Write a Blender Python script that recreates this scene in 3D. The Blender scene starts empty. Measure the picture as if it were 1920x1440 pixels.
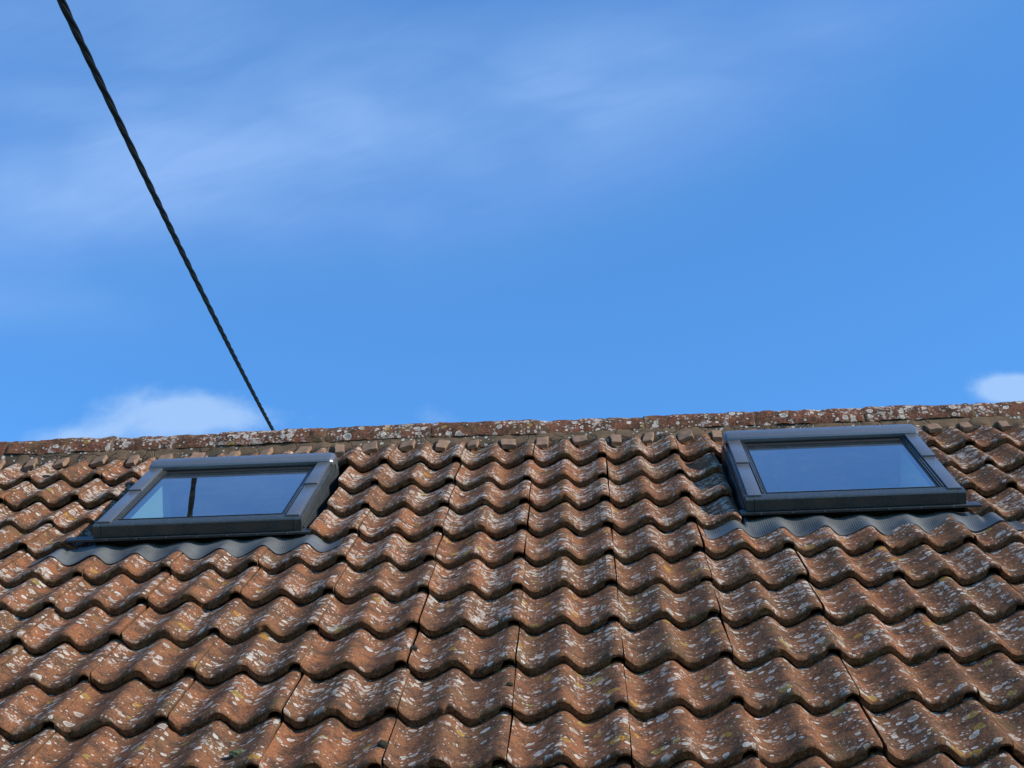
import bpy, bmesh, math, random
import numpy as np
from mathutils import Matrix, Vector, noise

random.seed(7)
RNG = np.random.default_rng(11)
scn = bpy.context.scene

# ------------------------------------------------------------------ camera
Z0 = 4.73                      # height of the roof reference line above the ground
PITCH = math.radians(40)
RW = [[0.9983721, 0.0549220, -0.0153841],
      [-0.0397288, 0.4761196, -0.8784827],
      [-0.0409234, 0.8776638, 0.4775265]]
cam_d = bpy.data.cameras.new("camera")
cam = bpy.data.objects.new("camera", cam_d)
scn.collection.objects.link(cam)
rt, dn_, fw = Vector(RW[0]), Vector(RW[1]), Vector(RW[2])
m = Matrix((rt, -dn_, -fw)).transposed().to_4x4()
m.translation = Vector((0.2352, -6.4166, -3.1320 + Z0))
cam.matrix_world = m
cam_d.sensor_width = 36.0
cam_d.lens = 3247.584 / 1920 * 36
cam_d.clip_end = 2000
scn.camera = cam

# ------------------------------------------------------------------ light
scn.view_settings.view_transform = 'Standard'
scn.view_settings.look = 'None'
scn.view_settings.exposure = 0.25
scn.view_settings.gamma = 1.0
SUN_ROOF = Vector((0.81, 0.15, 0.57)).normalized()      # towards the sun, in roof axes
ROOF = Matrix.Rotation(PITCH, 4, 'X')
SUN = (ROOF.to_3x3() @ SUN_ROOF).normalized()
sun_d = bpy.data.lights.new("sun", 'SUN')
sun_d.energy = 5.0
sun_d.angle = math.radians(0.53)
sun_d.color = (1.0, 0.89, 0.74)
sun = bpy.data.objects.new("sun", sun_d)
sun.rotation_mode = 'QUATERNION'
sun.rotation_quaternion = SUN.to_track_quat('Z', 'Y')
sun.location = (12, -3, 14)
scn.collection.objects.link(sun)

world = bpy.data.worlds.new("World")
scn.world = world
world.use_nodes = True


class NT:
    """small helper round a node tree"""
    def __init__(self, tree):
        self.t = tree
        tree.nodes.clear()

    def n(self, kind, **kw):
        nd = self.t.nodes.new(kind)
        for k, v in kw.items():
            setattr(nd, k, v)
        return nd

    def put(self, sock, v):
        if v is None:
            return
        if isinstance(v, bpy.types.NodeSocket):
            self.t.links.new(v, sock)
        else:
            if isinstance(v, (tuple, list)) and len(v) == 3 and sock.type == 'RGBA':
                v = (*v, 1)
            sock.default_value = v

    def math(self, op, a, b=None, c=None, clamp=False):
        nd = self.n('ShaderNodeMath', operation=op, use_clamp=clamp)
        for i, v in enumerate((a, b, c)):
            self.put(nd.inputs[i], v)
        return nd.outputs[0]

    def vmath(self, op, a, b=None, scale=None):
        nd = self.n('ShaderNodeVectorMath', operation=op)
        self.put(nd.inputs[0], a)
        if b is not None:
            self.put(nd.inputs[1], b)
        if scale is not None:
            self.put(nd.inputs['Scale'], scale)
        return nd.outputs['Value'] if op in ('LENGTH', 'DOT_PRODUCT', 'DISTANCE') else nd.outputs[0]

    def mix(self, f, a, b, blend='MIX'):
        nd = self.n('ShaderNodeMix', data_type='RGBA', blend_type=blend)
        self.put(nd.inputs[0], f)
        self.put(nd.inputs[6], a)
        self.put(nd.inputs[7], b)
        return nd.outputs[2]

    def step(self, v, lo, hi, a=0.0, b=1.0):
        nd = self.n('ShaderNodeMapRange', interpolation_type='SMOOTHSTEP')
        self.put(nd.inputs[0], v)
        self.put(nd.inputs[1], lo)
        self.put(nd.inputs[2], hi)
        self.put(nd.inputs[3], a)
        self.put(nd.inputs[4], b)
        return nd.outputs[0]

    def noise(self, vec, scale, detail=3, rough=0.55, dim='3D', dist=0.0):
        nd = self.n('ShaderNodeTexNoise', noise_dimensions=dim)
        self.put(nd.inputs['Vector'], vec)
        nd.inputs['Scale'].default_value = scale
        nd.inputs['Detail'].default_value = detail
        nd.inputs['Roughness'].default_value = rough
        nd.inputs['Distortion'].default_value = dist
        return nd

    def sep(self, v):
        nd = self.n('ShaderNodeSeparateXYZ')
        self.put(nd.inputs[0], v)
        return nd.outputs

    def comb(self, x, y, z):
        nd = self.n('ShaderNodeCombineXYZ')
        for i, v in enumerate((x, y, z)):
            self.put(nd.inputs[i], v)
        return nd.outputs[0]

    def attr(self, name):
        return self.n('ShaderNodeAttribute', attribute_name=name)


def build_world():
    w = NT(world.node_tree)
    out = w.n('ShaderNodeOutputWorld')
    bg = w.n('ShaderNodeBackground')
    sky = w.n('ShaderNodeTexSky', sky_type='NISHITA', sun_disc=False)
    sky.sun_elevation = math.asin(SUN.z)
    sky.sun_rotation = math.atan2(SUN.x, SUN.y)
    sky.altitude = 60
    sky.air_density = 1.0
    sky.dust_density = 0.15
    sky.ozone_density = 3.2
    col = w.mix(1.0, sky.outputs[0], SKY_TINT, 'MULTIPLY')
    # thin cirrus and a few low cumulus, placed by direction in the sky (north side, y > 0)
    d = w.n('ShaderNodeTexCoord').outputs['Generated']
    x, y, z = w.sep(d)
    yy = w.math('MAXIMUM', y, 0.05)
    px, pz = w.math('DIVIDE', x, yy), w.math('DIVIDE', z, yy)
    P = w.comb(px, pz, 0.0)

    def blob(cx, cz, rx, rz, rot=0.0):
        q = w.vmath('SUBTRACT', P, (cx, cz, 0))
        mp = w.n('ShaderNodeVectorRotate', rotation_type='Z_AXIS')
        w.put(mp.inputs['Vector'], q)
        mp.inputs['Angle'].default_value = rot
        q = w.vmath('DIVIDE', mp.outputs[0], (rx, rz, 1))
        l = w.vmath('LENGTH', q)
        return w.math('EXPONENT', w.math('MULTIPLY', w.math('MULTIPLY', l, l), -1.0))

    def add(*a):
        s = a[0]
        for b in a[1:]:
            s = w.math('ADD', s, b)
        return s

    n1 = w.noise(w.vmath('MULTIPLY', P, (1.0, 2.0, 1)), 5.5, 3, 0.48, dist=0.5)
    n2 = w.noise(w.vmath('MULTIPLY', P, (1, 1.3, 1)), 26, 7, 0.62)
    cir = add(w.math('MULTIPLY', blob(-0.28, 0.760, 0.24, 0.095), 0.55),
              w.math('MULTIPLY', blob(-0.04, 0.770, 0.22, 0.075, -0.18), 0.55),
              w.math('MULTIPLY', blob(-0.42, 0.70, 0.20, 0.05, 0.0), 0.40),
              w.math('MULTIPLY', blob(0.14, 0.83, 0.16, 0.04, -0.2), 0.25),
              w.math('MULTIPLY', blob(-0.40, 0.90, 0.2, 0.06), 0.35),
              w.math('MULTIPLY', blob(-0.40, 0.622, 0.10, 0.02, 0.1), 0.22),
              w.math('MULTIPLY', blob(0.0, 1.26, 1.0, 0.20), 0.36))  # unseen veil higher up, added to lighten what the panes mirror
    cir = w.math('MULTIPLY', cir, w.step(n1.outputs['Fac'], 0.30, 0.68, 0.55, 1.12))
    rv = w.n('ShaderNodeVectorRotate', rotation_type='Z_AXIS')
    w.put(rv.inputs['Vector'], P)
    rv.inputs['Angle'].default_value = -0.35
    n3 = w.noise(w.vmath('MULTIPLY', rv.outputs[0], (5.0, 19.0, 1)), 2.6, 8, 0.62, dist=0.8)
    cir = w.math('MULTIPLY', cir, w.step(n3.outputs['Fac'], 0.30, 0.72, 0.90, 1.07))
    cir = w.math('MULTIPLY', cir, 0.74, clamp=True)
    col = w.mix(cir, col, CIRRUS)
    low = add(w.math('MULTIPLY', blob(-0.272, 0.534, 0.048, 0.017), 1.1), w.math('MULTIPLY', blob(-0.325, 0.517, 0.050, 0.011), 0.7),
              w.math('MULTIPLY', blob(-0.222, 0.525, 0.032, 0.011), 0.6),
              w.math('MULTIPLY', blob(0.276, 0.526, 0.024, 0.011), 1.7),
              w.math('MULTIPLY', blob(-0.095, 0.520, 0.026, 0.015), 0.34))
    low = w.math('ADD', low, w.math('MULTIPLY', w.math('SUBTRACT', n2.outputs['Fac'], 0.5), 1.15))
    low = w.step(low, 0.22, 1.00, 0.0, 0.52)
    col = w.mix(low, col, CUMULUS)
    w.put(bg.inputs['Color'], col)
    bg.inputs['Strength'].default_value = SKY_STRENGTH
    w.put(out.inputs['Surface'], bg.outputs[0])


SKY_STRENGTH = 0.15
SKY_TINT = (0.60, 1.15, 1.54)
CIRRUS = (1.95, 3.15, 5.6)
CUMULUS = (3.3, 4.4, 5.9)
build_world()


# ------------------------------------------------------------------ helpers
def mat(name):
    mt = bpy.data.materials.new(name)
    mt.use_nodes = True
    nt = NT(mt.node_tree)
    out = nt.n('ShaderNodeOutputMaterial')
    b = nt.n('ShaderNodeBsdfPrincipled')
    nt.put(out.inputs['Surface'], b.outputs[0])
    return mt, nt, b, out


def link(name, me, material=None, parent=None):
    o = bpy.data.objects.new(name, me)
    scn.collection.objects.link(o)
    if material:
        me.materials.append(material)
    if parent:
        o.parent = parent
    return o


def empty(name, loc=(0, 0, 0), parent=None):
    o = bpy.data.objects.new(name, None)
    o.empty_display_size = 0.2
    scn.collection.objects.link(o)
    o.location = loc
    if parent:
        o.parent = parent
    return o


def tag(o, label=None, cat=None, group=None, kind=None):
    for k, v in (('label', label), ('category', cat), ('group', group), ('kind', kind)):
        if v:
            o[k] = v
    return o


def bm_box(bm, x0, x1, y0, y1, z0, z1, bev=0.0):
    r = bmesh.ops.create_cube(bm, size=1.0)
    for v in r['verts']:
        v.co = Vector((x0 + (v.co.x + .5) * (x1 - x0), y0 + (v.co.y + .5) * (y1 - y0), z0 + (v.co.z + .5) * (z1 - z0)))
    if bev:
        es = list({e for v in r['verts'] for e in v.link_edges})
        bmesh.ops.bevel(bm, geom=es, offset=bev, segments=2, affect='EDGES', profile=0.6)


def bm_obj(name, bm, material, parent=None, smooth=True, angle=35):
    me = bpy.data.meshes.new(name)
    bmesh.ops.recalc_face_normals(bm, faces=bm.faces)
    bm.to_mesh(me)
    bm.free()
    if smooth:
        me.polygons.foreach_set('use_smooth', [True] * len(me.polygons))
        me.set_sharp_from_angle(angle=math.radians(angle))
    return link(name, me, material, parent)


def grid_faces(nu, nv, base=0):
    i, j = np.meshgrid(np.arange(nu - 1), np.arange(nv - 1), indexing='ij')
    a = base + i * nv + j
    return np.stack([a, a + nv, a + nv + 1, a + 1], -1).reshape(-1, 4)


def np_mesh(name, V, F, attrs=None, smooth=True, angle=None):
    me = bpy.data.meshes.new(name)
    me.vertices.add(len(V))
    me.vertices.foreach_set('co', np.asarray(V, np.float32).ravel())
    me.loops.add(F.size)
    me.loops.foreach_set('vertex_index', F.astype(np.int32).ravel())
    me.polygons.add(len(F))
    me.polygons.foreach_set('loop_start', (np.arange(len(F)) * F.shape[1]).astype(np.int32))
    me.update(calc_edges=True)
    if smooth:
        me.polygons.foreach_set('use_smooth', np.ones(len(F), bool))
    for k, a in (attrs or {}).items():
        at = me.attributes.new(k, 'FLOAT_VECTOR', 'POINT')
        at.data.foreach_set('vector', np.asarray(a, np.float32).ravel())
    if angle:
        me.set_sharp_from_angle(angle=math.radians(angle))
    return me


def dirt_noise(P, s):
    """cheap smooth value noise for numpy points (N,3)"""
    P = P * s
    I = np.floor(P).astype(np.int64)
    Fr = P - I
    Fr = Fr * Fr * (3 - 2 * Fr)
    tot = 0
    for dx in (0, 1):
        for dy in (0, 1):
            for dz in (0, 1):
                h = ((I[:, 0] + dx) * 73856093) ^ ((I[:, 1] + dy) * 19349663) ^ ((I[:, 2] + dz) * 83492791)
                h = (h * 2654435761) & 0xffffffff
                val = ((h ^ (h >> 15)) & 0xffff) / 65535.0
                wgt = (Fr[:, 0] if dx else 1 - Fr[:, 0]) * (Fr[:, 1] if dy else 1 - Fr[:, 1]) * (Fr[:, 2] if dz else 1 - Fr[:, 2])
                tot = tot + val * wgt
    return tot * 2 - 1


# ------------------------------------------------------------------ materials
def lichen_layer(nt, uv, scale, frac, rmax, seed, wob=0.28):
    """round lichen thalli on a surface: returns (mask, ring, random)"""
    p = nt.vmath('ADD', uv, (seed * 7.13, seed * 3.71, 0))
    wn = nt.noise(p, scale * 2.2, 2, 0.6)
    off = nt.vmath('SCALE', nt.vmath('SUBTRACT', wn.outputs['Color'], (.5, .5, .5)), scale=wob / scale)
    v = nt.n('ShaderNodeTexVoronoi', voronoi_dimensions='2D', feature='F1')
    nt.put(v.inputs['Vector'], nt.vmath('ADD', p, off))
    v.inputs['Scale'].default_value = scale
    r, g, b = nt.sep(v.outputs['Color'])
    rad = nt.math('MULTIPLY', nt.math('SUBTRACT', r, nt.math('SUBTRACT', 1.0, frac)), nt.math('DIVIDE', rmax, frac))
    rad = nt.math('MINIMUM', rad, rmax)
    d = v.outputs['Distance']
    mask = nt.step(nt.math('SUBTRACT', rad, d), 0.0, 0.03)
    mask = nt.math('MULTIPLY', mask, nt.step(rad, 0.0, 0.05))
    q = nt.math('ABSOLUTE', nt.math('SUBTRACT', d, nt.math('MULTIPLY', rad, 0.82)))
    ring = nt.math('MULTIPLY', nt.step(q, 0.02, 0.09, 1.0, 0.0), mask)
    return mask, ring, g


def tile_material(name, red, lich, ls=1.0):
    mt, nt, b, out = mat(name)
    uv = nt.attr('tuv').outputs['Vector']
    tc = nt.attr('tcol').outputs['Vector']           # random, front-edge mask, second random
    rnd, lip, rnd2 = nt.sep(tc)
    pos = nt.n('ShaderNodeTexCoord').outputs['Object']
    ux, uy, uz = nt.sep(pos)
    big = nt.noise(pos, 2.1, 4, 0.6).outputs['Fac']
    mid = nt.noise(uv, 14, 5, 0.62).outputs['Fac']
    fine = nt.noise(uv, 95, 6, 0.80).outputs['Fac']
    grit = nt.noise(nt.vmath('ADD', uv, (3.3, 8.1, 0)), 150, 5, 0.80).outputs['Fac']
    terracotta, brown, dark = red
    k = nt.math('ADD', nt.math('ADD', nt.math('MULTIPLY', rnd, 0.50), nt.math('MULTIPLY', big, 0.55)), nt.math('MULTIPLY', ux, -0.055))
    col = nt.mix(nt.step(k, 0.25, 0.85), brown, terracotta)
    # the granular facing has weathered off in irregular patches
    col = nt.mix(nt.step(mid, 0.42, 0.64, 0.0, 0.85), col, dark)
    col = nt.mix(nt.step(fine, 0.47, 0.62, 0.0, 0.85), col, nt.mix(0.4, col, (0.42, 0.22, 0.10)))
    col = nt.mix(nt.step(grit, 0.51, 0.62, 0.0, 0.80), col, (0.034, 0.023, 0.019))
    # olive algae film, patchy
    alg = nt.noise(nt.vmath('ADD', pos, (3.1, 1.7, 0.4)), 7.5, 5, 0.65).outputs['Fac']
    col = nt.mix(nt.step(alg, 0.52, 0.72, 0.0, 0.65), col, (0.105, 0.085, 0.042))
    st = nt.noise(nt.vmath('ADD', pos, (1.3, 6.1, 2.0)), 17, 6, 0.7).outputs['Fac']
    col = nt.mix(nt.step(st, 0.53, 0.64, 0.0, 0.62), col, (0.048, 0.032, 0.024))
    # lichens
    dens = nt.noise(nt.vmath('ADD', pos, (9.0, 2.0, 5.0)), 5.0, 3, 0.55).outputs['Fac']
    d1 = nt.math('MULTIPLY', nt.step(dens, 0.35, 0.64, 0.22, 1.0), nt.step(uy, -3.4, -0.4, 0.78, 1.1))
    m1, r1, g1 = lichen_layer(nt, uv, 37 * ls, nt.math('MULTIPLY', d1, 0.38 * lich), 0.46, 1, 0.16)
    m2, r2, g2 = lichen_layer(nt, uv, 84 * ls, nt.math('MULTIPLY', d1, 0.36 * lich), 0.45, 2, 0.15)
    m3, r3, g3 = lichen_layer(nt, uv, 21 * ls, nt.math('MULTIPLY', d1, 0.24 * lich), 0.42, 3, 0.22)
    white = nt.mix(g1, (0.48, 0.44, 0.37), (0.74, 0.69, 0.60))
    brk = nt.step(nt.noise(uv, 340, 3, 0.7).outputs['Fac'], 0.36, 0.50, 0.35, 1.0)
    f3 = nt.math('MULTIPLY', nt.math('MAXIMUM', nt.math('MULTIPLY', m3, 0.42), nt.math('MULTIPLY', r3, 0.95)), brk)
    f1 = nt.math('MULTIPLY', nt.math('MAXIMUM', nt.math('MULTIPLY', m1, 0.66), nt.math('MULTIPLY', r1, 0.95)), brk)
    f2 = nt.math('MULTIPLY', m2, nt.math('MULTIPLY', brk, 0.9))
    nolip = nt.step(lip, 0.2, 0.9, 1.0, 0.12)
    for ff, cc in ((f2, (0.48, 0.43, 0.36)), (f1, white), (f3, (0.52, 0.50, 0.44))):
        col = nt.mix(nt.math('MULTIPLY', ff, nolip), col, cc)
    # a chalky crust where many thalli have grown together
    cr = nt.noise(nt.vmath('MULTIPLY', uv, (1.0, 0.8, 1.0)), 30, 6, 0.7).outputs['Fac']
    crust = nt.math('MULTIPLY', nt.step(nt.math('ADD', cr, nt.math('MULTIPLY', d1, 0.17)), 0.68, 0.75, 0.0, 0.60 * min(lich, 1)), nolip)
    col = nt.mix(crust, col, (0.46, 0.42, 0.36))
    # a few ochre-yellow thalli
    m4, r4, g4 = lichen_layer(nt, uv, 21, nt.math('MULTIPLY', nt.step(alg, 0.40, 0.62, 0.4, 1.0), 0.085), 0.46, 5, 0.4)
    fy = nt.math('MULTIPLY', nt.math('MAXIMUM', nt.math('MULTIPLY', m4, 0.5), r4), nolip)
    col = nt.mix(nt.math('MULTIPLY', fy, 0.9), col, nt.mix(g4, (0.42, 0.22, 0.03), (0.30, 0.25, 0.07)))
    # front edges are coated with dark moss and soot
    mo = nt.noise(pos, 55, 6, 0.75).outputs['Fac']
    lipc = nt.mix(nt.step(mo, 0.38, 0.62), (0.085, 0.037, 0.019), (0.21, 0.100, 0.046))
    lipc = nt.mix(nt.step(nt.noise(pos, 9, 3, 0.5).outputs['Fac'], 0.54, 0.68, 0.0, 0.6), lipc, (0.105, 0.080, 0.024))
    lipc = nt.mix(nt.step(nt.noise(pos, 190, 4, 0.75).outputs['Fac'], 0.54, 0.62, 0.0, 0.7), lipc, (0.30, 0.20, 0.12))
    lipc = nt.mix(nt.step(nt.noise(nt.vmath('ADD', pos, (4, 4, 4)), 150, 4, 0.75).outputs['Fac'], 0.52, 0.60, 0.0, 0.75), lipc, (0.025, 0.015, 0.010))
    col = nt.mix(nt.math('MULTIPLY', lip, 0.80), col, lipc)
    nt.put(b.inputs['Base Color'], col)
    b.inputs['Roughness'].default_value = 1.0
    b.inputs['Specular IOR Level'].default_value = 0.06
    bp = nt.n('ShaderNodeBump')
    bp.inputs['Strength'].default_value = 0.9
    bp.inputs['Distance'].default_value = 0.0095
    h = nt.math('ADD', nt.math('MULTIPLY', fine, 0.55), nt.math('MULTIPLY', nt.noise(uv, 45, 4, 0.6).outputs['Fac'], 0.9))
    h = nt.math('ADD', h, nt.math('MULTIPLY', grit, 0.28))
    h = nt.math('ADD', h, nt.math('MULTIPLY', nt.math('MAXIMUM', f1, f3), 0.22))
    nt.put(bp.inputs['Height'], h)
    nt.put(b.inputs['Normal'], bp.outputs[0])
    return mt


M_TILE = tile_material('weathered_concrete_tile', ((0.268, 0.106, 0.050), (0.178, 0.083, 0.044), (0.066, 0.041, 0.032)), 1.0)
M_RIDGE = tile_material('weathered_ridge_tile', ((0.19, 0.070, 0.042), (0.11, 0.052, 0.036), (0.035, 0.024, 0.020)), 1.2, 0.80)


def simple(name, c, rough=0.8, spec=0.3, nscale=20, namp=0.25, bump=0.0, bscale=100, metal=0.0, c2=None):
    mt, nt, b, out = mat(name)
    pos = nt.n('ShaderNodeTexCoord').outputs['Object']
    nf = nt.noise(pos, nscale, 5, 0.6).outputs['Fac']
    c2 = c2 or tuple(x * 0.6 for x in c)
    nt.put(b.inputs['Base Color'], nt.mix(nt.step(nf, 0.3, 0.7, 0.0, namp), c, c2))
    b.inputs['Roughness'].default_value = rough
    b.inputs['Specular IOR Level'].default_value = spec
    b.inputs['Metallic'].default_value = metal
    if bump:
        bp = nt.n('ShaderNodeBump')
        bp.inputs['Strength'].default_value = 0.8
        bp.inputs['Distance'].default_value = bump
        nt.put(bp.inputs['Height'], nt.noise(pos, bscale, 5, 0.65).outputs['Fac'])
        nt.put(b.inputs['Normal'], bp.outputs[0])
    return mt


def mortar_material():
    mt, nt, b, out = mat('old_mortar')
    pos = nt.n('ShaderNodeTexCoord').outputs['Object']
    big = nt.noise(pos, 6, 4, 0.6).outputs['Fac']
    fine = nt.noise(pos, 160, 4, 0.7).outputs['Fac']
    col = nt.mix(nt.step(big, 0.35, 0.65), (0.17, 0.108, 0.062), (0.085, 0.062, 0.038))
    col = nt.mix(nt.step(fine, 0.45, 0.7, 0.0, 0.6), col, (0.07, 0.05, 0.032))
    # hairline cracks
    vv = nt.n('ShaderNodeTexVoronoi', feature='DISTANCE_TO_EDGE')
    nt.put(vv.inputs['Vector'], nt.vmath('ADD', pos, nt.vmath('SCALE', nt.noise(pos, 20, 3).outputs['Color'], scale=0.05)))
    vv.inputs['Scale'].default_value = 7.0
    col = nt.mix(nt.step(vv.outputs['Distance'], 0.0, 0.022, 0.75, 0.0), col, (0.035, 0.026, 0.02))
    sp = nt.vmath('ADD', pos, (0.0, 0.0, 0.0))
    m1, r1, g1 = lichen_layer(nt, sp, 55, nt.math('MULTIPLY', nt.step(big, 0.42, 0.60), 0.60), 0.5, 4)
    col = nt.mix(nt.math('MULTIPLY', m1, 0.75), col, (0.50, 0.47, 0.42))
    nt.put(b.inputs['Base Color'], col)
    b.inputs['Roughness'].default_value = 0.95
    b.inputs['Specular IOR Level'].default_value = 0.2
    bp = nt.n('ShaderNodeBump')
    bp.inputs['Distance'].default_value = 0.005
    nt.put(bp.inputs['Height'], nt.math('ADD', fine, nt.math('MULTIPLY', nt.step(vv.outputs['Distance'], 0, .03), 0.8)))
    nt.put(b.inputs['Normal'], bp.outputs[0])
    return mt


M_MORTAR = mortar_material()
M_SLIP = simple('mortar_slip_tile', (0.26, 0.155, 0.095), 0.93, 0.2, 30, 0.8, 0.003, 160, c2=(0.15, 0.10, 0.07))


def metal_paint(name, c, rough, spec=0.5):
    mt, nt, b, out = mat(name)
    pos = nt.n('ShaderNodeTexCoord').outputs['Object']
    nf = nt.noise(pos, 9, 5, 0.65).outputs['Fac']
    dust = nt.noise(pos, 55, 5, 0.7).outputs['Fac']
    col = nt.mix(nt.step(dust, 0.45, 0.75, 0.0, 0.22), c, (0.16, 0.15, 0.135))
    nt.put(b.inputs['Base Color'], col)
    nt.put(b.inputs['Roughness'], nt.step(nf, 0.3, 0.7, rough - 0.04, rough + 0.06))
    b.inputs['Specular IOR Level'].default_value = spec
    return mt


M_FRAME = metal_paint('grey_coated_aluminium', (0.036, 0.041, 0.038), 0.27)
M_COVER = metal_paint('grey_cover_strip', (0.092, 0.098, 0.108), 0.22, 0.85)
M_FLASH = metal_paint('dark_flashing_metal', (0.024, 0.027, 0.029), 0.42)
M_GASKET_REFLECTION = simple('black_gasket_and_reflection', (0.012, 0.012, 0.013), 0.6, 0.3)
M_REVEAL = simple('white_reveal_lining', (0.78, 0.77, 0.74), 0.7, 0.3, 5, 0.1)
M_ROOM = simple('loft_interior', (0.05, 0.05, 0.055), 0.9, 0.1, 4, 0.2)
M_UNDER = simple('roofing_underlay', (0.022, 0.020, 0.020), 0.95, 0.1, 10, 0.3)
M_BRICK = simple('rendered_wall', (0.42, 0.38, 0.32), 0.9, 0.2, 4, 0.3, 0.003, 60)
M_GROUND = simple('garden_ground', (0.10, 0.12, 0.05), 0.95, 0.1, 1.5, 0.8, 0.02, 40, c2=(0.14, 0.12, 0.08))
M_CABLE = simple('black_cable_sheath', (0.006, 0.006, 0.006), 0.75, 0.15, 40, 0.3)
M_MOSS = simple('moss', (0.135, 0.150, 0.080), 0.95, 0.1, 90, 0.9, 0.004, 300, c2=(0.05, 0.06, 0.025))
M_MOSSD = simple('dark_moss', (0.055, 0.05, 0.03), 0.95, 0.1, 60, 0.7, 0.004, 300, c2=(0.02, 0.02, 0.015))
M_TWIG = simple('dry_twig', (0.30, 0.20, 0.15), 0.9, 0.2, 40, 0.4)


def apron_material():
    mt, nt, b, out = mat('pleated_apron_metal')
    pos = nt.n('ShaderNodeTexCoord').outputs['Object']
    x, y, z = nt.sep(pos)
    w = nt.math('SINE', nt.math('MULTIPLY', x, 2 * math.pi / 0.0072))
    nf = nt.noise(pos, 7, 4, 0.6).outputs['Fac']
    nt.put(b.inputs['Base Color'], nt.mix(nt.step(nf, .35, .65), (0.066, 0.071, 0.071), (0.105, 0.110, 0.107)))
    b.inputs['Roughness'].default_value = 0.5
    bp = nt.n('ShaderNodeBump')
    bp.inputs['Strength'].default_value = 0.8
    bp.inputs['Distance'].default_value = 0.0003
    nt.put(bp.inputs['Height'], w)
    nt.put(b.inputs['Normal'], bp.outputs[0])
    return mt


M_APRON = apron_material()


def glass_material():
    mt = bpy.data.materials.new('double_glazing')
    mt.use_nodes = True
    nt = NT(mt.node_tree)
    out = nt.n('ShaderNodeOutputMaterial')
    fr = nt.n('ShaderNodeFresnel')
    bf = nt.n('ShaderNodeNewGeometry').outputs['Backfacing']
    nt.put(fr.inputs['IOR'], nt.math('ADD', 1.52, nt.math('MULTIPLY', bf, 1 / 1.52 - 1.52)))
    R = fr.outputs[0]
    R2 = nt.math('DIVIDE', nt.math('MULTIPLY', R, 4.0), nt.math('ADD', nt.math('MULTIPLY', R, 3.0), 1.0))
    g = nt.n('ShaderNodeBsdfGlossy')
    g.inputs['Roughness'].default_value = 0.0
    nt.put(g.inputs['Color'], (0.93, 0.96, 1.0))
    t = nt.n('ShaderNodeBsdfTransparent')
    nt.put(t.inputs['Color'], (0.50, 0.74, 0.72))
    mx = nt.n('ShaderNodeMixShader')
    nt.put(mx.inputs[0], R2)
    nt.put(mx.inputs[1], t.outputs[0])
    nt.put(mx.inputs[2], g.outputs[0])
    # a little dried dust and rain marks
    pos = nt.n('ShaderNodeTexCoord').outputs['Object']
    du = nt.noise(pos, 14, 6, 0.7).outputs['Fac']
    dv = nt.noise(nt.vmath('MULTIPLY', pos, (30, 3, 1)), 2, 5, 0.7).outputs['Fac']
    dust = nt.math('ADD', nt.step(du, 0.45, 0.75, 0.01, 0.06), nt.step(dv, 0.5, 0.75, 0.0, 0.035))
    x, y, z = nt.sep(pos)
    dust = nt.math('ADD', dust, nt.step(y, 0.066, 0.12, 0.10, 0.0))
    df = nt.n('ShaderNodeBsdfDiffuse')
    nt.put(df.inputs['Color'], (0.32, 0.31, 0.28))
    m2 = nt.n('ShaderNodeMixShader')
    nt.put(m2.inputs[0], dust)
    nt.put(m2.inputs[1], mx.outputs[0])
    nt.put(m2.inputs[2], df.outputs[0])
    nt.put(out.inputs['Surface'], m2.outputs[0])
    return mt


M_GLASS = glass_material()

# ------------------------------------------------------------------ roof geometry (u along ridge, v up slope, n out)
W = 0.15          # one wave
G = 0.3374        # gauge
T = 0.0335         # step at each lip
AMP = 0.036       # crest to valley

U_KEYS = np.array([-4.5, -1.65, -1.5, -1.2, -1.05, -.9, -.6, -.3, -.15, 0, .3, .6, .75, 1.05, 1.2, 1.35, 1.65, 4.5])
N_KEYS = np.array([-.011, -.011, -.0105, -.005, -.003, .003, .007, .003, 0, .001, 0, .003, .002, -.001, -.005, -.006, -.006, -.006])


def sag(u):
    return np.interp(u, U_KEYS, N_KEYS)


_c = np.linspace(0, 1, 801)
_sl = np.interp(_c, [0, .06, .12, .20, .27, .36, .46, .58, .78, .88, .95, 1.0],
                [-.02, -.45, -.86, -.95, -.64, -.10, .22, .42, .53, .48, .26, -.02])
_k = np.ones(57) / 57
_sl = np.convolve(np.concatenate([_sl[-29:-1], _sl, _sl[1:29]]), _k, 'valid')[:801]
_ng = _sl < 0
_sl = np.where(_ng, _sl * (-_sl[~_ng].sum() / _sl[_ng].sum()), _sl)
_h = np.concatenate([[0], np.cumsum((_sl[1:] + _sl[:-1]) / 2) * (_c[1] - _c[0])])
_h -= _c * _h[-1]
_h = (_h - _h.max()) / (_h.max() - _h.min())


def profile(c):
    """height of the wave at wave coordinate c (crest at integers), 0 at crest, -AMP in the valley"""
    return AMP * np.interp(np.mod(c, 1.0), _c, _h)


def top_surface(u, v, k):
    """top of course k (lip at v = -k*G)"""
    return T * (1 - (v + k * G) / G) + profile(u / W) + sag(u)


class Acc:
    def __init__(self):
        self.V, self.F, self.A, self.B, self.n = [], [], [], [], 0

    def add(self, V, F, A, B):
        self.V.append(V)
        self.F.append(F + self.n)
        self.A.append(A)
        self.B.append(B)
        self.n += len(V)

    def mesh(self, name, angle=None):
        return np_mesh(name, np.concatenate(self.V), np.concatenate(self.F),
                       {'tuv': np.concatenate(self.A), 'tcol': np.concatenate(self.B)}, True, angle)


tiles = Acc()
tile_id = 0


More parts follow.
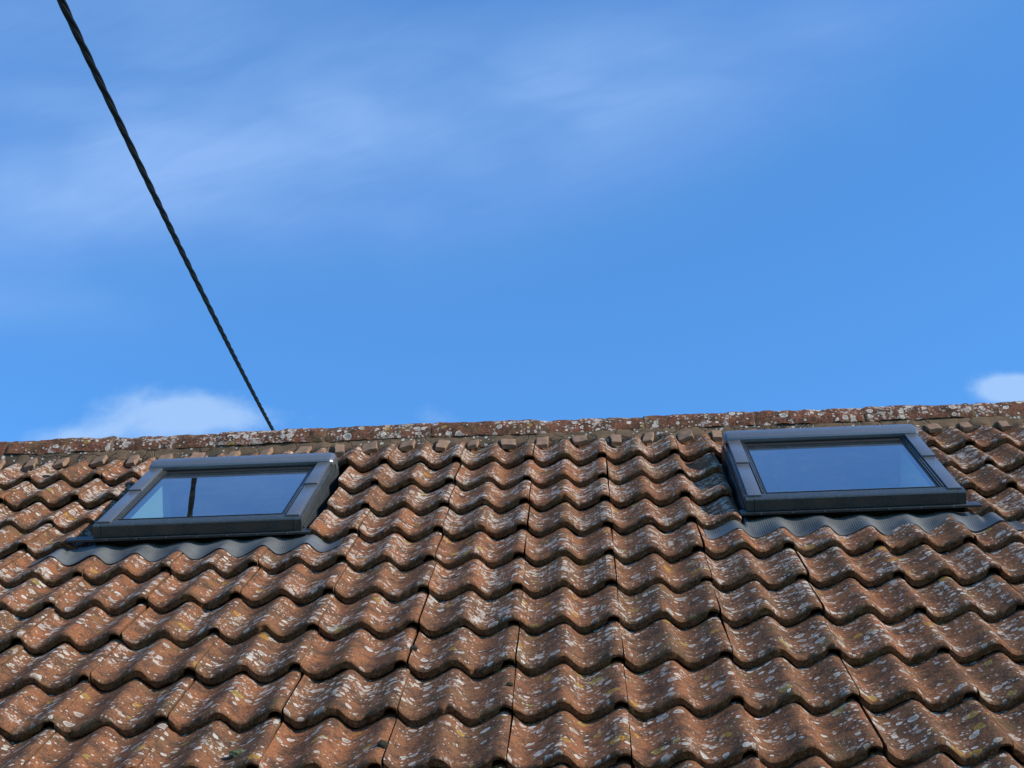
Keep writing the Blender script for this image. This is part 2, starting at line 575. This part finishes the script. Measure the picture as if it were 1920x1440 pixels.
def make_tile(c0, c1, k, vlip=None, vtop=None, raw=False):
    """one interlocking double roll tile from wave coordinate c0 to c1; c0/c1 may be cut"""
    global tile_id
    tile_id += 1
    lip_v = -k * G if vlip is None else vlip
    top_v = lip_v + G + 0.06 if vtop is None else vtop
    nseg = max(4, int(round((c1 - c0) * 24)))
    cs = np.linspace(c0, c1, nseg + 1)
    fr = [0, .004, .011, .025]
    L = top_v - lip_v
    rows = fr + list(np.linspace(.05, L, 10))
    # per tile irregularity of laying
    ju, jv, jn = RNG.normal(0, .0018), RNG.normal(0, .0036), RNG.normal(0, .0014)
    tilt, yaw = RNG.normal(0, .006), RNG.normal(0, .006)
    r1, r2 = RNG.random(), RNG.random()
    cmid = (c0 + c1) / 2
    uid = np.array([(tile_id * 13.37) % 97, (tile_id * 7.91) % 89, 0.0])
    # arc length across the profile for the texture coordinates
    pr_ = profile(cs)
    arc = np.concatenate([[0], np.cumsum(np.hypot(np.diff(cs) * W, np.diff(pr_)))])
    nv = len(rows)
    U = np.repeat(cs[:, None] * W, nv, 1)
    Vv = np.repeat(lip_v + np.array(rows)[None, :], len(cs), 0)
    chips = dirt_noise(np.stack([U[:, 0] + uid[0], U[:, 0] * 0 + k, U[:, 0] * 0], 1), 70) * .0034 \
        + dirt_noise(np.stack([U[:, 0] + uid[0], U[:, 0] * 0 + k, U[:, 0] * 0], 1), 22) * .0030
    if RNG.random() < .35:            # a frost chip knocked out of the edge
        cc_ = RNG.uniform(c0, c1)
        chips = chips + RNG.uniform(.004, .011) * np.exp(-((cs - cc_) / RNG.uniform(.04, .10)) ** 2)
    Vv[:, 0] += chips
    Vv[:, 1] += chips * .8
    Vv[:, 2] += chips * .4
    N = T * (1 - (Vv - lip_v) / G) + profile(U / W) + sag(U)
    if vlip is not None:
        N = T * (1 - (Vv + k * G) / G) + profile(U / W) + sag(U)
    N[:, 0] -= .0095
    N[:, 1] -= .0042
    N[:, 2] -= .0011
    N += jn + tilt * (U - cmid * W)
    PT = np.stack([U, Vv, N], -1).reshape(-1, 3)
    PT[:, 2] += dirt_noise(PT + uid, 38) * .0009 + dirt_noise(PT + uid, 120) * .0005
    TU = np.stack([np.repeat(arc[:, None], nv, 1), Vv - lip_v, 0 * Vv], -1).reshape(-1, 3) + uid
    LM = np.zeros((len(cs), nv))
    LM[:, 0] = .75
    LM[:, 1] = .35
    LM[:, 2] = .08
    # lower front face: follows the lip down, slightly set back
    thick = np.full(len(cs), T - .002)
    if not raw:
        endw = np.clip((cs - (c1 - .24)) / .03, 0, 1)
        thick = thick * (1 - endw) + .017 * endw          # interlock overlap is thin, hollow below
    fv = []
    for q, back in ((0.0, 0.0), (.30, .0006), (.65, .001), (.96, .003), (1.0, .010)):
        pv = lip_v + chips + back + dirt_noise(np.stack([U[:, 0], U[:, 0] * 0 + q * .03 + uid[0], U[:, 0] * 0 + k], 1), 55) * .0036
        pn = N[:, 0] - (thick - .0095) * q + dirt_noise(np.stack([U[:, 0], U[:, 0] * 0 + q * .02, U[:, 0] * 0 + k + uid[1]], 1), 60) * .0012 * (q > 0)
        if q == 0:
            pv = Vv[:, 0]
        fv.append(np.stack([U[:, 0], pv, pn], -1))
    # underside sheet to close the tile
    for vv_ in (.08, L):
        fv.append(np.stack([U[:, 0], U[:, 0] * 0 + lip_v + vv_, N[:, 0] + .0095 - thick - T * vv_ / G], -1))
    FV = np.stack(fv, 1)
    nf = FV.shape[1]
    PF = FV.reshape(-1, 3)
    TF = np.stack([np.repeat(arc[:, None], nf, 1), np.repeat(-np.array([0, .008, .018, .026, .03, .1, .4])[None], len(cs), 0),
                   np.zeros((len(cs), nf))], -1).reshape(-1, 3) + uid
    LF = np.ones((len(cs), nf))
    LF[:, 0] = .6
    nA = len(PT)
    F1 = grid_faces(len(cs), nv)
    F2 = grid_faces(len(cs), nf, nA)[:, ::-1]
    # end caps: strip between top row and underside along each side
    V = np.concatenate([PT, PF])
    A = np.concatenate([TU, TF])
    LMs = np.concatenate([LM.ravel(), LF.ravel()])
    B = np.stack([np.full(len(V), r1), LMs, np.full(len(V), r2)], -1)
    caps_v, caps_a, caps_b, caps_f = [], [], [], []
    base = len(V)
    for side in (0, len(cs) - 1):
        tp = PT.reshape(len(cs), nv, 3)[side]
        bt = tp.copy()
        bt[:, 2] -= thick[side] * .96
        st = np.concatenate([tp, bt])
        off = base + sum(len(x) for x in caps_v)
        i = np.arange(nv - 1)
        f = np.stack([i, i + 1, i + 1 + nv, i + nv], -1) + off
        caps_f.append(f if side == 0 else f[:, ::-1])
        caps_v.append(st)
        caps_a.append(np.stack([st[:, 2], st[:, 1] - lip_v, 0 * st[:, 0]], -1) + uid + (5, 0, 0))
        lm = .75 if not raw else .25
        caps_b.append(np.stack([np.full(len(st), r1), np.full(len(st), lm), np.full(len(st), r2)], -1))
    V = np.concatenate([V] + caps_v)
    A = np.concatenate([A] + caps_a)
    B = np.concatenate([B] + caps_b)
    F = np.concatenate([F1, F2] + caps_f)
    # laying jitter: yaw about the tile centre, small shifts
    V[:, 0] += ju - yaw * (V[:, 1] - lip_v - L / 2)
    V[:, 1] += jv + yaw * (V[:, 0] - cmid * W)
    tiles.add(V, F, A, B)


OPEN = [(-10.75, -5.00), (5.15, 10.62)]      # cut edges of the tiling round the two roof windows, in waves
JOINT = 0.13
for k in range(0, 12):
    for t0 in range(-30, 31, 2):
        a, b_ = t0 + JOINT, t0 + 2 + JOINT - .024
        spans = [(a, b_, False)]
        if k <= 3:
            for (o0, o1) in OPEN:
                nxt = []
                for (p, q, r_) in spans:
                    if q <= o0 or p >= o1:
                        nxt.append((p, q, r_))
                        continue
                    if p < o0 - .12:
                        nxt.append((p, o0 + random.uniform(-.05, .05), True))
                    if q > o1 + .12:
                        nxt.append((o1 + random.uniform(-.05, .05), q, r_ or False))
                spans = nxt
        for (p, q, r_) in spans:
            make_tile(p, q, k, vtop=.42 if k == 0 else None, raw=r_)
        if k == 0:
            for (o0, o1) in OPEN:        # the short cut course above each window
                p, q = max(a, o0), min(b_, o1)
                if q - p > .2:
                    make_tile(p, q, 0, vlip=.06 + random.uniform(-.004, .004), vtop=.42, raw=True)

house = tag(empty('house', (0, 0, 0)),
            'house roofed in weathered brown wavy tiles with two grey roof windows', 'house')
ROOF_M = Matrix.Translation((0, 0, Z0)) @ ROOF
roof = link('roof', tiles.mesh('roof', 50), M_TILE, house)
roof.matrix_local = ROOF_M

# underlay below the tiles, with openings under the windows; back slope as a plain slab
bm = bmesh.new()
ub = -.125
for (x0, x1, y0, y1) in ((-4.6, 4.6, -3.72, -.95), (-4.6, -1.49, -.95, -.02), (-.83, .84, -.95, -.02),
                         (1.53, 4.6, -.95, -.02), (-4.6, 4.6, -.02, .53)):
    bm_box(bm, x0, x1, y0, y1, ub - .02, ub)
under = bm_obj('underlay', bm, M_UNDER, roof, False)

# ------------------------------------------------------------------ ridge
rg_v, rg_n = .40, .018
cth, sth = math.cos(PITCH), math.sin(PITCH)
near_y, near_z = rg_v * cth - rg_n * sth, rg_v * sth + rg_n * cth
RA, RH = .120, .112
RR = (RA * RA + RH * RH) / (2 * RH)
RCY, RCZ = near_y + RA, near_z + RH - RR
half = math.asin(min(1, RA / RR)) if RH < RA else math.pi - math.asin(RA / RR)


def yz_to_vn(y, z):
    return y * cth + z * sth, -y * sth + z * cth


joints = [.033 + .47 * i for i in range(-10, 10)]
for i in range(len(joints) - 1):
    u0, u1 = joints[i] + .004, joints[i + 1] - .004
    nu, na = 60, 40
    us = np.linspace(u0, u1, nu)
    an = np.linspace(-half, half, na)
    du, dz, ry = RNG.normal(0, .003), RNG.normal(0, .0024), RNG.normal(0, .006)
    r1, r2 = RNG.random(), RNG.random()
    uid = np.array([i * 5.7, i * 3.3, 0])
    def ring(rad):
        Ug = np.repeat(us[:, None], na, 1)
        y = RCY + rad * np.sin(an)[None] + 0 * Ug
        z = RCZ + rad * np.cos(an)[None] + ry * (Ug - (u0 + u1) / 2)
        v_, n_ = yz_to_vn(y, z)
        return np.stack([Ug, v_, n_ + .35 * sag(Ug) + dz], -1)
    P = ring(RR).reshape(-1, 3)
    P[:, 2] += dirt_noise(P + uid, 12) * .005 + dirt_noise(P + uid, 40) * .0035 + dirt_noise(P + uid, 110) * .0012
    edge = np.zeros((nu, na))
    edge[0] = edge[-1] = 1
    P[:, 2] -= edge.ravel() * .003
    Q = ring(RR - .015).reshape(-1, 3)
    A = np.stack([np.repeat(us[:, None], na, 1), np.repeat((an * RR)[None], nu, 0), np.zeros((nu, na))], -1).reshape(-1, 3) + uid
    lm = np.zeros((nu, na))
    lm[:, 0] = lm[:, -1] = .5
    B = np.stack([np.full(nu * na, r1), lm.ravel(), np.full(nu * na, r2)], -1)
    F1 = grid_faces(nu, na)
    F2 = grid_faces(nu, na, nu * na)[:, ::-1]
    # rims
    ia = np.arange(nu - 1)
    rims = []
    for j in (0, na - 1):
        a_ = ia * na + j
        f = np.stack([a_, a_ + na, a_ + na + nu * na, a_ + nu * na], -1)
        rims.append(f if j else f[:, ::-1])
    ja = np.arange(na - 1)
    for ii in (0, nu - 1):
        a_ = ii * na + ja
        f = np.stack([a_, a_ + 1, a_ + 1 + nu * na, a_ + nu * na], -1)
        rims.append(f[:, ::-1] if ii == 0 else f[:, ::-1] * 1)
    me = np_mesh('ridge_tile', np.concatenate([P, Q]), np.concatenate([F1, F2] + rims),
                 {'tuv': np.concatenate([A, A + (0, 3, 0)]), 'tcol': np.concatenate([B, B])}, True, 60)
    link('ridge_tile', me, M_RIDGE, roof)

# mortar: bedding band under the ridge tiles, and collars at their joints
us = np.arange(-4.55, 4.55, .0125)
prof_rows = []
ec = dirt_noise(np.stack([us, us * 0, us * 0], 1), 9) * .006 + dirt_noise(np.stack([us, us * 0, us * 0 + 5], 1), 40) * .0025
bot = np.stack([us, .338 + ec, T * (1 - .338 / G) + profile(us / W) + sag(us) - .012], -1)
mid1 = np.stack([us, .352 + ec * .5, np.maximum(bot[:, 2] + .016, sag(us) - .016)], -1)
mid2 = np.stack([us, .372 + ec * .3, sag(us) - .002 + ec * .3], -1)
mid3 = np.stack([us, .396 + 0 * us, .35 * sag(us) + .012 + ec * .2], -1)
topr = np.stack([us, .412 + 0 * us, .35 * sag(us) + .020], -1)
bck = np.stack([us, .44 + 0 * us, sag(us) - .02], -1)
PM = np.stack([bot, mid1, mid2, mid3, topr, bck], 1)
PM[:, 1:4, 1] += dirt_noise(PM[:, 1:4].reshape(-1, 3), 45).reshape(-1, 3) * .006
PM[:, 1:4, 2] += dirt_noise(PM[:, 1:4].reshape(-1, 3) + 3, 30).reshape(-1, 3) * .003
bed = link('mortar_bedding', np_mesh('mortar_bedding', PM.reshape(-1, 3), grid_faces(len(us), 6), None, True), M_MORTAR, roof)

for u in joints[5:-5]:
    bm = bmesh.new()
    na = 18
    w0 = .012 + random.uniform(-.003, .006)
    prev = None
    for a_ in np.linspace(-half * 1.02, half * .9, na):
        rad = RR - .0035 + random.uniform(-.0015, .0015)
        ring_ = []
        for du, dr in ((-w0, -.006), (-w0 * .5, .001), (w0 * .5, .001), (w0, -.006)):
            y, z = RCY + (rad + dr) * math.sin(a_), RCZ + (rad + dr) * math.cos(a_)
            v_, n_ = yz_to_vn(y, z)
            ring_.append(bm.verts.new((u + du + random.uniform(-.002, .002), v_, n_ + .35 * float(sag(u)))))
        if prev:
            for q in range(3):
                bm.faces.new((prev[q], prev[q + 1], ring_[q + 1], ring_[q]))
        prev = ring_
    bm_obj('mortar_joint', bm, M_MORTAR, roof)

# little tile slips bedded in the mortar, one in each valley of the top course
for c in range(-17, 18):
    if -10.8 < c + .4 < -5.0 or 5.1 < c + .4 < 10.5:
        pass
    uc = (c + .40) * W + random.uniform(-.012, .012)
    w_, l_ = random.uniform(.018, .032), random.uniform(.045, .085)
    bm = bmesh.new()
    bm_box(bm, -w_, w_, -l_, .03, -.009, .009, .0025)
    bmesh.ops.subdivide_edges(bm, edges=[e for e in bm.edges if e.calc_length() > .04], cuts=4, use_grid_fill=True)
    for v in bm.verts:
        v.co += Vector((noise.noise(v.co * 40 + Vector((c, 0, 0))), noise.noise(v.co * 40 + Vector((0, c, 3))),
                        noise.noise(v.co * 40 + Vector((5, 0, c))))) * .0042
    o = bm_obj('mortar_slip', bm, M_SLIP, roof, True, 40)
    o.matrix_local = Matrix.Translation((uc, .345, -.004 + float(sag(uc)))) @ Matrix.Rotation(random.uniform(-.12, .12), 4, 'Z') \
        @ Matrix.Rotation(random.uniform(.02, .12), 4, 'X') @ Matrix.Rotation(random.uniform(-.28, .16), 4, 'Y')


# ------------------------------------------------------------------ roof windows
def make_window(uc, vf, hw, apron, label, gutter, tip=0.0):
    """local axes: x across, y up the slope from the front of the frame, z out of the roof"""
    root = empty('roof_window', parent=house)
    root.matrix_local = ROOF_M @ Matrix.Translation((uc, vf, -.02)) @ Matrix.Rotation(tip, 4, 'X')
    tag(root, label)
    P = root
    # outer frame box
    bm = bmesh.new()
    for s in (-1, 1):
        x0, x1 = sorted((s * hw, s * (hw - .062)))
        bm_box(bm, x0, x1, .0615, .955, -.10, .086, .002)
    bm_box(bm, -hw + .0635, hw - .0635, .905, .955, -.10, .086, .002)
    bm_obj('frame', bm, M_FRAME, P)
    # front cladding: face with a corner cap at each end, sloping ledge above
    bm = bmesh.new()
    prof = ((.0, .046), (.0, .086), (.003, .090), (.008, .0915), (.061, .0925), (.061, .046))
    for (xa, xb, dz) in ((-hw + .030, hw - .030, 0), (-hw, -hw + .0285, -.0008), (hw - .0285, hw, -.0008)):
        A_, B_ = [], []
        for (y, z) in prof:
            A_.append(bm.verts.new((xa, y - dz, z + dz)))
            B_.append(bm.verts.new((xb, y - dz, z + dz)))
        nP = len(prof)
        for i in range(nP):
            bm.faces.new((A_[i], A_[(i + 1) % nP], B_[(i + 1) % nP], B_[i]))
        bm.faces.new(A_)
        bm.faces.new(B_[::-1])
    bm_obj('front_cladding', bm, M_FRAME, P, True, 25)
    # side covers, upper overlapping lower
    for s in (-1, 1):
        for (y0, y1, z1, dx) in ((.026, .4785, .0985, .0015), (.4805, .845, .1045, 0)):
            bm = bmesh.new()
            x0, x1 = sorted((s * (hw - .010), s * (hw - .060 + dx)))
            bm_box(bm, x0, x1, y0, y1, .0868, z1, .0025)
            bm_obj('side_cover', bm, M_COVER, P)
    # sash: stepped rails either side, dark gaskets, top rail under the hood, black strip painting its reflection
    bm = bmesh.new()
    for s in (-1, 1):
        for (xa, xb, z1) in ((hw - .0635, hw - .0695, .0950), (hw - .0716, hw - .0770, .0920)):
            x0, x1 = sorted((s * xa, s * xb))
            bm_box(bm, x0, x1, .0615, .90, .055, z1, .0015)
    bm_box(bm, -hw + .078, hw - .078, .845, .895, .050, .0935, .0015)
    bm_obj('sash', bm, M_FRAME, P)
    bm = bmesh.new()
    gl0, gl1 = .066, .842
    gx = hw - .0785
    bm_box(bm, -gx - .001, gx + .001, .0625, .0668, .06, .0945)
    bm_box(bm, -gx + .0065, gx - .0065, .800, .8415, .06, .0880)  # black strip over the pane, painting in the hood's dark reflection
    for s in (-1, 1):
        x0, x1 = sorted((s * (gx - .0005), s * (gx - .006)))
        bm_box(bm, x0, x1, gl0 + .001, gl1, .06, .0885)
        x0, x1 = sorted((s * (hw - .0696), s * (hw - .0715)))
        bm_box(bm, x0, x1, .062, .85, .06, .088)
    bm_obj('gasket_and_reflection', bm, M_GASKET_REFLECTION, P, False)
    bm = bmesh.new()
    q = [bm.verts.new(c_) for c_ in ((-gx, gl0, .0865), (gx, gl0, .0865), (gx, .842, .0865), (-gx, .842, .0865))]
    bm.faces.new(q)
    bm_obj('glass', bm, M_GLASS, P, False)
    # hood at the head
    prof = [(.842, .088), (.838, .096), (.838, .107), (.843, .114), (.856, .1195), (.88, .1235), (.915, .124),
            (.945, .119), (.967, .105), (.976, .085), (.977, .03), (.955, .03), (.90, .088)]
    bm = bmesh.new()
    rings = []
    for (x, k_, sh) in ((-hw - .002, .62, .020), (-hw + .002, .80, .009), (-hw + .010, .93, .003), (-hw + .026, 1, 0),
                        (hw - .026, 1, 0), (hw - .010, .93, .003), (hw - .002, .80, .009), (hw + .002, .62, .020)):
        rings.append([bm.verts.new((x, y + sh if y < .9 else y - sh * .5, (z - .08) * k_ + .08 if z > .08 else z)) for (y, z) in prof])
    n = len(prof)
    for r0, r1 in zip(rings, rings[1:]):
        for i in range(n):
            bm.faces.new((r0[i], r0[(i + 1) % n], r1[(i + 1) % n], r1[i]))
    bm.faces.new(rings[0])
    bm.faces.new(rings[-1][::-1])
    bm_obj('head_cover', bm, M_COVER, P, True, 24)
    # side gutters
    for s in (-1, 1):
        bm = bmesh.new()
        x0, x1 = sorted((s * (hw + .002), s * (hw + gutter[s > 0])))
        bm_box(bm, x0, x1, .03, 1.0, -.036, -.033)
        x0, x1 = sorted((s * (hw + .0015), s * (hw + .0045)))
        bm_box(bm, x0, x1, .03, .97, -.0325, .052, .001)
        bm_obj('side_flashing', bm, M_FLASH, P)
    # bottom flange with small fixings
    bm = bmesh.new()
    bm_box(bm, -hw - gutter[0], hw + gutter[1], -.016, .03, .0415, .0445, .001)
    bm_box(bm, -hw - gutter[0], hw + gutter[1], -.0185, -.0155, .036, .0440, .001)
    for i in range(7):
        x = -hw + .05 + i * (2 * hw - .1) / 6
        bmesh.ops.create_uvsphere(bm, u_segments=8, v_segments=6, radius=.0028, matrix=Matrix.Translation((x, -.0195, .041)))
    bm_obj('front_flashing', bm, M_FLASH, P)
    # pleated apron dressed over the tiles below
    a0, a1 = apron
    xs = np.arange(a0, a1, .0045)
    vs = np.linspace(-1.163, vf + .03, 14)
    Ug = np.repeat(xs[:, None], len(vs), 1)
    Vg = np.repeat(vs[None], len(xs), 0).copy()
    inn = np.clip((xs - (uc - hw - gutter[0] + .005)) / .012, 0, 1) * np.clip(((uc + hw + gutter[1] - .005) - xs) / .012, 0, 1)
    Vg = -1.163 + (Vg + 1.163) * (((vf + .03) * inn + -1.004 * (1 - inn)) + 1.163)[:, None] / (vf + .03 + 1.163)
    Vg[:, 0] += dirt_noise(np.stack([xs, xs * 0, xs * 0], 1), 5) * .004
    wv = np.clip((Vg + 1.135) / (vf + 1.135 - .015), 0, 1)
    wv = wv * wv * (3 - 2 * wv) * inn[:, None]
    Ng = top_surface(Ug, Vg, 4) + .0045
    flat = .009 + sag(Ug)
    Ng = Ng * (1 - wv * .62) + flat * wv * .62
    Ng += dirt_noise(np.stack([Ug.ravel() * 1.0 + 4, Vg.ravel(), 0 * Ug.ravel()], 1), 42).reshape(Ug.shape) * .0011
    Ng += dirt_noise(np.stack([Ug.ravel(), Vg.ravel(), 0 * Ug.ravel()], 1), 14).reshape(Ug.shape) * .0012
    PT = np.stack([Ug - uc, Vg - vf, Ng + .02 - (Vg - vf) * tip], -1).reshape(-1, 3)
    PB = PT - (0, 0, .0025)
    F1 = grid_faces(len(xs), len(vs))
    F2 = grid_faces(len(xs), len(vs), len(PT))[:, ::-1]
    i = np.arange(len(xs) - 1) * len(vs)
    rim = np.stack([i, i + len(PT), i + len(vs) + len(PT), i + len(vs)], -1)
    j = np.arange(len(vs) - 1)
    e0 = np.stack([j, j + 1, j + 1 + len(PT), j + len(PT)], -1)
    e1 = (e0 + (len(xs) - 1) * len(vs))[:, ::-1]
    link('apron', np_mesh('apron', np.concatenate([PT, PB]), np.concatenate([F1, F2, rim, e0, e1]), None, True, 50), M_APRON, P)
    # reveal down to the loft room, white sides, ends darkened for shade, seen through the glass
    bm = bmesh.new()
    rx, y0, y1, zt, zb = hw - .0645, .068, .90, .049, -.30
    c = [(-rx, y0), (rx, y0), (rx, y1), (-rx, y1)]
    tv = [bm.verts.new((x, y, zt)) for x, y in c]
    bv = [bm.verts.new((x, y, zb)) for x, y in c]
    ov = [bm.verts.new((x * 1.03, y + (.02 if y > .5 else -.02), zb)) for x, y in c]
    ot = [bm.verts.new((x * 1.03, y + (.02 if y > .5 else -.02), zt)) for x, y in c]
    for i in range(4):
        k_ = (i + 1) % 4
        bm.faces.new((tv[i], tv[k_], bv[k_], bv[i]))
        bm.faces.new((bv[i], bv[k_], ov[k_], ov[i]))
        bm.faces.new((ov[i], ov[k_], ot[k_], ot[i]))
        bm.faces.new((ot[i], ot[k_], tv[k_], tv[i]))
    rv = bm_obj('reveal', bm, M_REVEAL, P, False)
    rv.data.materials.append(M_ROOM)
    for pl in rv.data.polygons:
        if abs(pl.normal.y) > .8:
            pl.material_index = 1  # head and foot linings coloured dark to stand in for shade
    return root


make_window(-1.162, -1.0125, .376, (-1.735, -.635), 'roof window with the dark cable mirrored in its glass', (.10, .032), -.020)
make_window(1.1815, -.980, .3865, (.640, 1.735), 'roof window with clear blue sky mirrored in its glass', (.022, .05))

# ------------------------------------------------------------------ rest of the house: back slope, walls, loft ceiling
bm = bmesh.new()
ra_v = .557
ay, az = ra_v * cth, ra_v * sth + Z0
y_e, z_e = -3.72 * cth, -3.72 * sth + Z0
span = ay - y_e
pts = [(ay + .02, az - .06), (ay + span, z_e - .04), (ay + span, z_e - .14), (ay + .02, az - .18)]
for x in (-4.6, 4.6):
    pass
A_ = [bm.verts.new((-4.6, y, z)) for y, z in pts]
B_ = [bm.verts.new((4.6, y, z)) for y, z in pts]
for i in range(4):
    bm.faces.new((A_[i], A_[(i + 1) % 4], B_[(i + 1) % 4], B_[i]))
bm.faces.new(A_)
bm.faces.new(B_[::-1])
bm_obj('back_roof_slope', bm, M_SLIP, house, False)
bm = bmesh.new()
wy0, wy1, wz = y_e + .28, ay + span - .28, z_e - .12
bm_box(bm, -4.4, 4.4, wy0, wy0 + .25, 0, wz)
bm_box(bm, -4.4, 4.4, wy1 - .25, wy1, 0, wz)
for s in (-1, 1):
    x0, x1 = sorted((s * 4.4, s * 4.15))
    A_ = [bm.verts.new((x0, y, z)) for y, z in ((wy0 + .25, 0), (wy1 - .25, 0), (wy1 - .25, wz), (ay, az - .32), (wy0 + .25, wz))]
    B_ = [bm.verts.new((x1, y, z)) for y, z in ((wy0 + .25, 0), (wy1 - .25, 0), (wy1 - .25, wz), (ay, az - .32), (wy0 + .25, wz))]
    for i in range(5):
        bm.faces.new((A_[i], A_[(i + 1) % 5], B_[(i + 1) % 5], B_[i]))
    bm.faces.new(A_)
    bm.faces.new(B_[::-1])
bm_obj('wall', bm, M_BRICK, house, False)
bm = bmesh.new()
bm_box(bm, -4.1, 4.1, wy0 + .3, wy1 - .3, wz - .1, wz)
bm_obj('loft_floor', bm, M_ROOM, house, False)

bm = bmesh.new()
bmesh.ops.create_grid(bm, x_segments=2, y_segments=2, size=900)
tag(bm_obj('ground', bm, M_GROUND, None, False), 'garden ground around the house', None, None, 'structure')

# ------------------------------------------------------------------ overhead cable
cable = tag(empty('overhead_cable'), 'black twisted overhead cable running up across the sky above the ridge', 'cable')
P1 = ROOF_M @ Vector((-1.72, -.13, 1.93))
P2 = ROOF_M @ Vector((-2.67, 8.76, -1.81))
D = P2 - P1
t0, t1 = -.42, 1.45
NS = 1000
ts = np.linspace(t0, t1, NS)
side = D.cross(Vector((0, 0, 1))).normalized()
upv = side.cross(D).normalized()
Ld = D.length
cen = np.array([P1 + D * float(t) - Vector((0, 0, 1)) * (0.16 * float(t - 0) * (1 - float(t)) * 1.0) for t in ts])
cable.location = P1
SR, HR, PITCH_C = .0074, .0092, 1.05
for s in range(4):
    nr = 10
    ph = 2 * np.pi * (ts * Ld / PITCH_C + .06 * np.sin(ts * Ld * 2.1)) + s * 2 * np.pi / 4
    cc = cen + HR * (np.cos(ph)[:, None] * np.array(side) + np.sin(ph)[:, None] * np.array(upv))
    an = np.linspace(0, 2 * np.pi, nr, endpoint=False)
    V = cc[:, None] + SR * (np.cos(an)[None, :, None] * np.array(side) + np.sin(an)[None, :, None] * np.array(upv))
    i, j = np.meshgrid(np.arange(NS - 1), np.arange(nr), indexing='ij')
    a_ = i * nr + j
    b_ = i * nr + (j + 1) % nr
    F = np.stack([a_, b_, b_ + nr, a_ + nr], -1).reshape(-1, 4)
    o = link('strand', np_mesh('strand', V.reshape(-1, 3) - np.array(P1), F, None, True), M_CABLE, cable)


# ------------------------------------------------------------------ moss cushions and bits lying on the tiles
def surf(u, v):
    k = int(math.ceil(-v / G - 1e-6))
    return float(top_surface(np.array(u), np.array(v), k))


def moss(u, v, r, label, m_, flat=.55, stretch=1.0):
    bm = bmesh.new()
    bmesh.ops.create_icosphere(bm, subdivisions=4, radius=1)
    sd = random.random() * 50
    for w_ in bm.verts:
        d = 1 + .22 * noise.noise(w_.co * 2.2 + Vector((sd, 0, 0))) + .12 * noise.noise(w_.co * 6 + Vector((0, sd, 0))) \
            + .06 * noise.noise(w_.co * 16 + Vector((0, 0, sd)))
        w_.co = Vector((w_.co.x * r * stretch * d, w_.co.y * r * d, w_.co.z * r * flat * d))
    o = bm_obj('moss_cushion', bm, m_)
    tag(o, label, 'moss', 'moss cushions growing on the roof tiles')
    o.matrix_world = ROOF_M @ Matrix.Translation((u, v, surf(u, v) + r * .10))
    return o


moss(-.660, -2.915, .017, 'green moss cushion in a tile valley at the lower left', M_MOSS, .6, 1.2)
moss(-.279, -2.231, .012, 'dark moss lump on a tile joint, upper of the two below the left roof window', M_MOSSD, .7)
moss(-.292, -2.945, .013, 'grey moss lump on a tile joint near the bottom edge left of centre', M_MOSSD, .8)
moss(.008, -2.550, .009, 'tiny brown moss lump on the central tile joint', M_MOSSD, .7)
moss(-2.046, .10, .016, 'dark green moss cushion on the top tiles at the far left under the ridge', M_MOSSD, .7, 1.4)

bm = bmesh.new()
prev = None
for i in range(7):
    q = i / 6
    r = .0012 * (1 - .5 * q)
    c_ = Vector((q * .022, -q * .036, .002 * math.sin(q * 5)))
    ring_ = [bm.verts.new(c_ + Vector((math.cos(a) * r, math.sin(a) * r * .6, math.sin(a) * r))) for a in np.linspace(0, 2 * math.pi, 7)[:-1]]
    if prev:
        for q_ in range(6):
            bm.faces.new((prev[q_], prev[(q_ + 1) % 6], ring_[(q_ + 1) % 6], ring_[q_]))
    else:
        bm.faces.new(ring_[::-1])
    prev = ring_
bm.faces.new(prev)
o = tag(bm_obj('twig', bm, M_TWIG), 'thin dry twig lying across a tile at the lower right', 'twig')
o.matrix_world = ROOF_M @ Matrix.Translation((1.136, -2.881, surf(1.136, -2.881) + .003))
